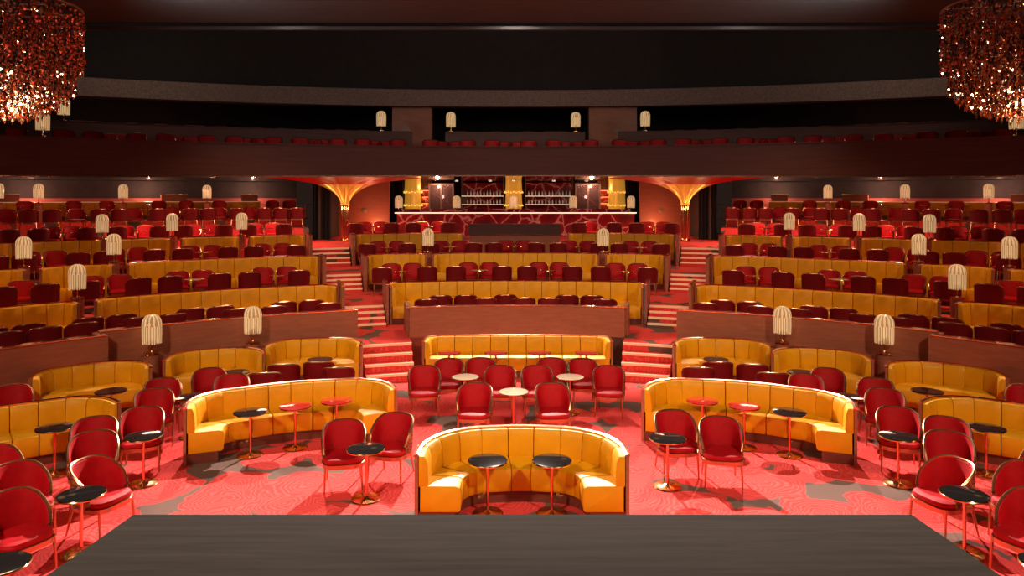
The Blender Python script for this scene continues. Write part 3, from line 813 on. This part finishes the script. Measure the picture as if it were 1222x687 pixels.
for px, l in ((476, 'left end'), (545, 'left of centre pillar'), (613, 'before the centre pillar'), (684, 'right of centre pillar'), (753, 'right end')):
    put_lamp(X(px, 37.0), 36.98, Z[4]+1.175, 'cream fringed lamp standing on the bar counter, %s' % l)
# tech desk
r = empty('control_desk', (X(614, 29.2), 29.35, Z[3])); tag(r, 'timber control desk with dark top in middle of the third raised tier', 'desk')
b = MB().use('wood'); b.box((0, 0, .53), (3.55, .5, 1.06)); b.obj('front_panel', r)
b = MB().use('fascia'); b.box((0, .05, 1.28), (3.65, .6, .42)); b.obj('hood', r)
b = MB().use('rose'); b.box((0, -.01, 1.065), (3.7, .62, .03)); b.obj('trim_strip', r)

# balcony chairs
nB = [19, 76, 111, 163, 198, 247, 280, 326, 358, 403, 433, 475, 514, 558, 587, 631, 661, 704, 740, 785, 815, 859, 890, 938, 970, 1019, 1054, 1106, 1141, 1198]
for i, px in enumerate(nB):
    x, y = ring_px(px, 27.35, CB)
    put_chair(CH2, x, y, 5.6, face(x, y, CB)+((i*5) % 7-3), 'red tub chair with pale rim behind the balcony front, %s from left' % ordw(i), 'red chairs behind the balcony front')
fB = [128, 143, 214, 228, 295, 309, 374, 385, 446, 461, 527, 544, 602, 617, 674, 690, 755, 770, 829, 843, 906, 918, 986, 1005, 1071, 1087, 1161, 1171]
sB = [92, 111, 157, 191, 227, 234, 263, 307, 337, 379, 407, 433, 550, 592, 629, 655, 667, 770, 812, 838, 883, 910, 956, 983, 1028, 1055, 1076, 1107]
bm = bmesh.new(); tmp = {}
def addc(x, y, z, a):
    for ch in kids(CH2.root):
        me = ch.data.copy(); me.transform(Matrix.Translation((x, y, z)) @ Matrix.Rotation(rad(a), 4, 'Z'))
        idx = {'red_velvet': 0, 'shaded_velvet': 1, 'bronzed_metal': 2}
        mm = [idx[m.name] for m in me.materials]
        for p in me.polygons: p.material_index = mm[min(p.material_index, len(mm)-1)]
        bm.from_mesh(me); bpy.data.meshes.remove(me)
for px in fB: x, y = ring_px(px, 28.15, CB); addc(x, y, 5.6, face(x, y, CB))
for px in sB: x, y = ring_px(px, 30.3, CB); addc(x, y, 6.2, face(x, y, CB)+random.uniform(-8, 8))
me = bpy.data.meshes.new('balcony_chairs'); bm.to_mesh(me); bm.free()
for k in ('velvet', 'velvetshade', 'chairwood'): me.materials.append(M[k])
o = bpy.data.objects.new('balcony_chairs', me); col.objects.link(o); o['kind'] = 'stuff'
tag(o, 'rows of small red chairs showing only their rims deep in the balcony', 'chairs')
for px, l in ((455, 'left of left pier'), (538, 'right of left pier'), (687, 'left of right pier'), (770, 'right of right pier'), (76, 'far left beside the chandelier'), (1183, 'far right under the chandelier')):
    x, y = ring_px(px, 29.58, CB); put_lamp(x, y, 6.966, 'cream fringed lamp on balcony middle parapet, %s' % l, 'fringed lamps in the balcony')
for px, l in ((51, 'far left'), (1213, 'far right')):
    x, y = ring_px(px, 26.2, CB); put_lamp(x, y, 6.141, 'cream fringed lamp standing on the balcony front, %s' % l, 'fringed lamps in the balcony')

# ------------------------------------------------------------------ chandeliers
def octa(b, p, r, h):
    v = [b.bm.verts.new(p+Vector(q)) for q in ((r, 0, 0), (0, r, 0), (-r, 0, 0), (0, -r, 0), (0, 0, h), (0, 0, -h))]
    for i in range(4):
        b.face([v[i], v[(i+1) % 4], v[4]]); b.face([v[(i+1) % 4], v[i], v[5]])
def chandelier():
    root = empty('chandelier'); R = 1.50
    b = MB().use('bronze')
    for r in (R, R*.66, R*.33):
        b.tube([(r*math.cos(2*PI*k/48), r*math.sin(2*PI*k/48), 0) for k in range(49)], .02, 6)
    for k in range(8): t = PI*k/4; b.tube([(0, 0, 0), (R*math.cos(t), R*math.sin(t), 0)], .015, 4)
    b.obj('hoop', root, True)
    for k in range(3): t = 2*PI*k/3; b = MB().use('bronze'); b.tube([(.9*math.cos(t), .9*math.sin(t), 0), (.9*math.cos(t), .9*math.sin(t), 1.85)], .012, 5); b.obj('hanging_rod', root, True)
    def drop(r): return 1.20+1.0*math.sqrt(max(0, 1-(r/R)**2.2))
    def strand(b, r, t, z0):
        z = z0; dz = drop(r)
        while z > -dz:
            m = random.random()
            b.use('amber' if m < .48 else ('smoke' if m < .90 else ('clear' if m < .993 else 'bulb')))
            h = random.choice((.025, .035, .05, .075)); q = random.choice((.02, .028, .038))
            if m >= .993: h = q = .012
            octa(b, Vector((r*math.cos(t)+random.uniform(-.03, .03), r*math.sin(t)+random.uniform(-.03, .03), z-h)), q, h); z -= 2*h+.004
    for i in range(96):
        b = MB(); strand(b, R, 2*PI*i/96, -.04); b.obj('crystal_strand', root)
    b = MB()
    for q in range(1, 11):
        r = R*(1-q*.095); n = int(88*r/R)+2
        for i in range(n): strand(b, r, 2*PI*(i+.3*q)/n, -.04 if (i+q) % 3 == 0 else -drop(r)+random.uniform(.25, .7))
    o = b.obj('inner_crystals', root); o['kind'] = 'stuff'
    b = MB().use('bulb')                      # small lights near the bottom of the bowl
    for i in range(70):
        r = R*math.sqrt(random.random())*.99; t = random.uniform(0, 2*PI); z = -drop(r)+random.uniform(-.03, .3)
        b.lathe([(.001, -.022), (.016, -.012), (.022, 0), (.016, .012), (.001, .022)], 8, (r*math.cos(t), r*math.sin(t), z))
    o = b.obj('light_points', root, True); o['kind'] = 'stuff'
    return root
CD = Proto(chandelier())
D = 14.2
for s, px, n in ((-1, -8, 'left'), (1, 1230, 'right')):
    CD.put((X(px, D), D, CH+230*D/F), 0 if s < 0 else 2.1, 'bowl shaped amber crystal chandelier hanging at the %s picture edge' % n, 'chandelier', 'crystal chandeliers')

# under-balcony downlights
k = 0
for px, D in ((585, 37), (545, 37), (613, 36.2), (661, 37), (700, 37), (395, 30), (820, 30), (180, 28), (1050, 28)):
    o = empty('ceiling_downlight', (X(px, D), D, 5.08)); tag(o, 'small round downlight under the balcony, %s from left' % ordw(sorted([585, 545, 613, 661, 700, 395, 820, 180, 1050]).index(px)), 'light', 'downlights under the balcony')
    b = MB().use('bronze'); b.lathe([(.11, 0), (.11, .02)], 20); b.obj('housing', o)
    b = MB().use('lampoff'); b.lathe([(.08, -.006), (.08, -.001)], 20); b.obj('lens', o)

# ------------------------------------------------------------------ lights
def spot(loc, tgt, power, size, color, blend=.5, r=.15):
    l = bpy.data.lights.new('spot', 'SPOT'); l.energy = power; l.spot_size = rad(size); l.color = color; l.spot_blend = blend; l.shadow_soft_size = r
    o = bpy.data.objects.new('spot', l); col.objects.link(o); o.location = loc
    o.rotation_euler = (Vector(tgt)-Vector(loc)).to_track_quat('-Z', 'Y').to_euler(); return o
def area(loc, tgt, power, sx, sy, color):
    l = bpy.data.lights.new('area', 'AREA'); l.energy = power; l.shape = 'RECTANGLE'; l.size = sx; l.size_y = sy; l.color = color
    o = bpy.data.objects.new('area', l); col.objects.link(o); o.location = loc
    o.rotation_euler = (Vector(tgt)-Vector(loc)).to_track_quat('-Z', 'Y').to_euler(); return o
def point(loc, power, color, r=.1):
    l = bpy.data.lights.new('point', 'POINT'); l.energy = power; l.color = color; l.shadow_soft_size = r
    o = bpy.data.objects.new('point', l); col.objects.link(o); o.location = loc; return o
W1 = (1, .72, .50); W2 = (1, .62, .40)
# stage-facing spots hung at the edge of the ceiling recess
for x in (-8, 0, 8): spot((x, 25.6, 10.6), (x*.45, 9.2, 0), 42000 if x == 0 else 15000, 50 if x == 0 else 46, (1, .78, .68), .4, .10)
# front-of-house wash over the seats from above the stage
for x in (-7, 7): spot((x, 1.5, 9.6), (x*.5, 12.5, .5), 3600, 64, W1, .7, .5)
spot((0, 3, 9.7), (0, 22, 1.5), 1500, 64, W1, .8, .5)
# ceiling downlights above the tiers
for x, y in ((-12, 17), (12, 17), (-8, 21), (8, 21), (0, 20.5), (-15, 13), (15, 13)): spot((x, y, 9.9), (x*1.02, y+1, 0), 850, 95, (1, .54, .28), .6, .3)
# added fill without fixtures, grazing the rear beam and thrown up on the ceiling boards
for x in (-14, 0, 14): area((x, 25.2, 9.6), (x, 32.5, 8.6), 45, 4, .3, (1, .78, .62))
for x in (-9.5, 9.5): area((x, 19, 8.2), (x*.6, 21, 10), 90, 3, 1, (1, .98, .92))
# under the balcony
for x, y, p in ((-13, 27, 110), (13, 27, 110), (-20, 21, 110), (20, 21, 110), (-4, 31, 90), (4, 31, 90), (-9.3, 29, 130), (9.3, 29, 130)):
    area((x, y, 5.0), (x, y, 0), p, 1.0, 1.0, (1, .55, .38))
for s in (-1, 1):
    for dx in (-.62, .62): point((s*7.35+dx, 31.35, 3.78), 13, (1, .76, .34), .05)
    point((s*6.9, 35.7, 2.9), 45, (1, .38, .18), .1)
    for t in (23, 31, 39, 47): x, y = pol(35.9, s*t); point((x, y, 4.6), 75, (1, .50, .36), .1)
    for t in (27, 37, 47): x, y = pol(29.9, s*t); point((x, y, 4.7), 40, (1, .45, .25), .1)
    point((s*9.7, 14.2, 6.0), 60, (1, .66, .36), .3)
for x in (-4, 0, 4): point((x, 38.2, 4.85), 30, (1, .6, .4), .1)
for x in (-4, 0, 4): point((x, 36.2, 4.3), 14, (1, .5, .4), .1)

w = bpy.data.worlds.new('world'); bpy.context.scene.world = w; w.use_nodes = True
w.node_tree.nodes['Background'].inputs[0].default_value = (.9, .5, .35, 1); w.node_tree.nodes['Background'].inputs[1].default_value = .02

# ------------------------------------------------------------------ camera
cam = bpy.data.cameras.new('camera'); co = bpy.data.objects.new('camera', cam); col.objects.link(co)
co.location = (CXM, 0, CH); co.rotation_euler = (PI/2, 0, 0)
cam.sensor_width = 36; cam.lens = F/1222*36; cam.shift_y = -(343.5-HY)/1222; cam.clip_start = .1; cam.clip_end = 200
sc = bpy.context.scene; sc.camera = co
sc.view_settings.view_transform = 'Standard'; sc.view_settings.look = 'None'; sc.view_settings.gamma = 1
sc.view_settings.use_curve_mapping = False; sc.view_settings.exposure = 0.0
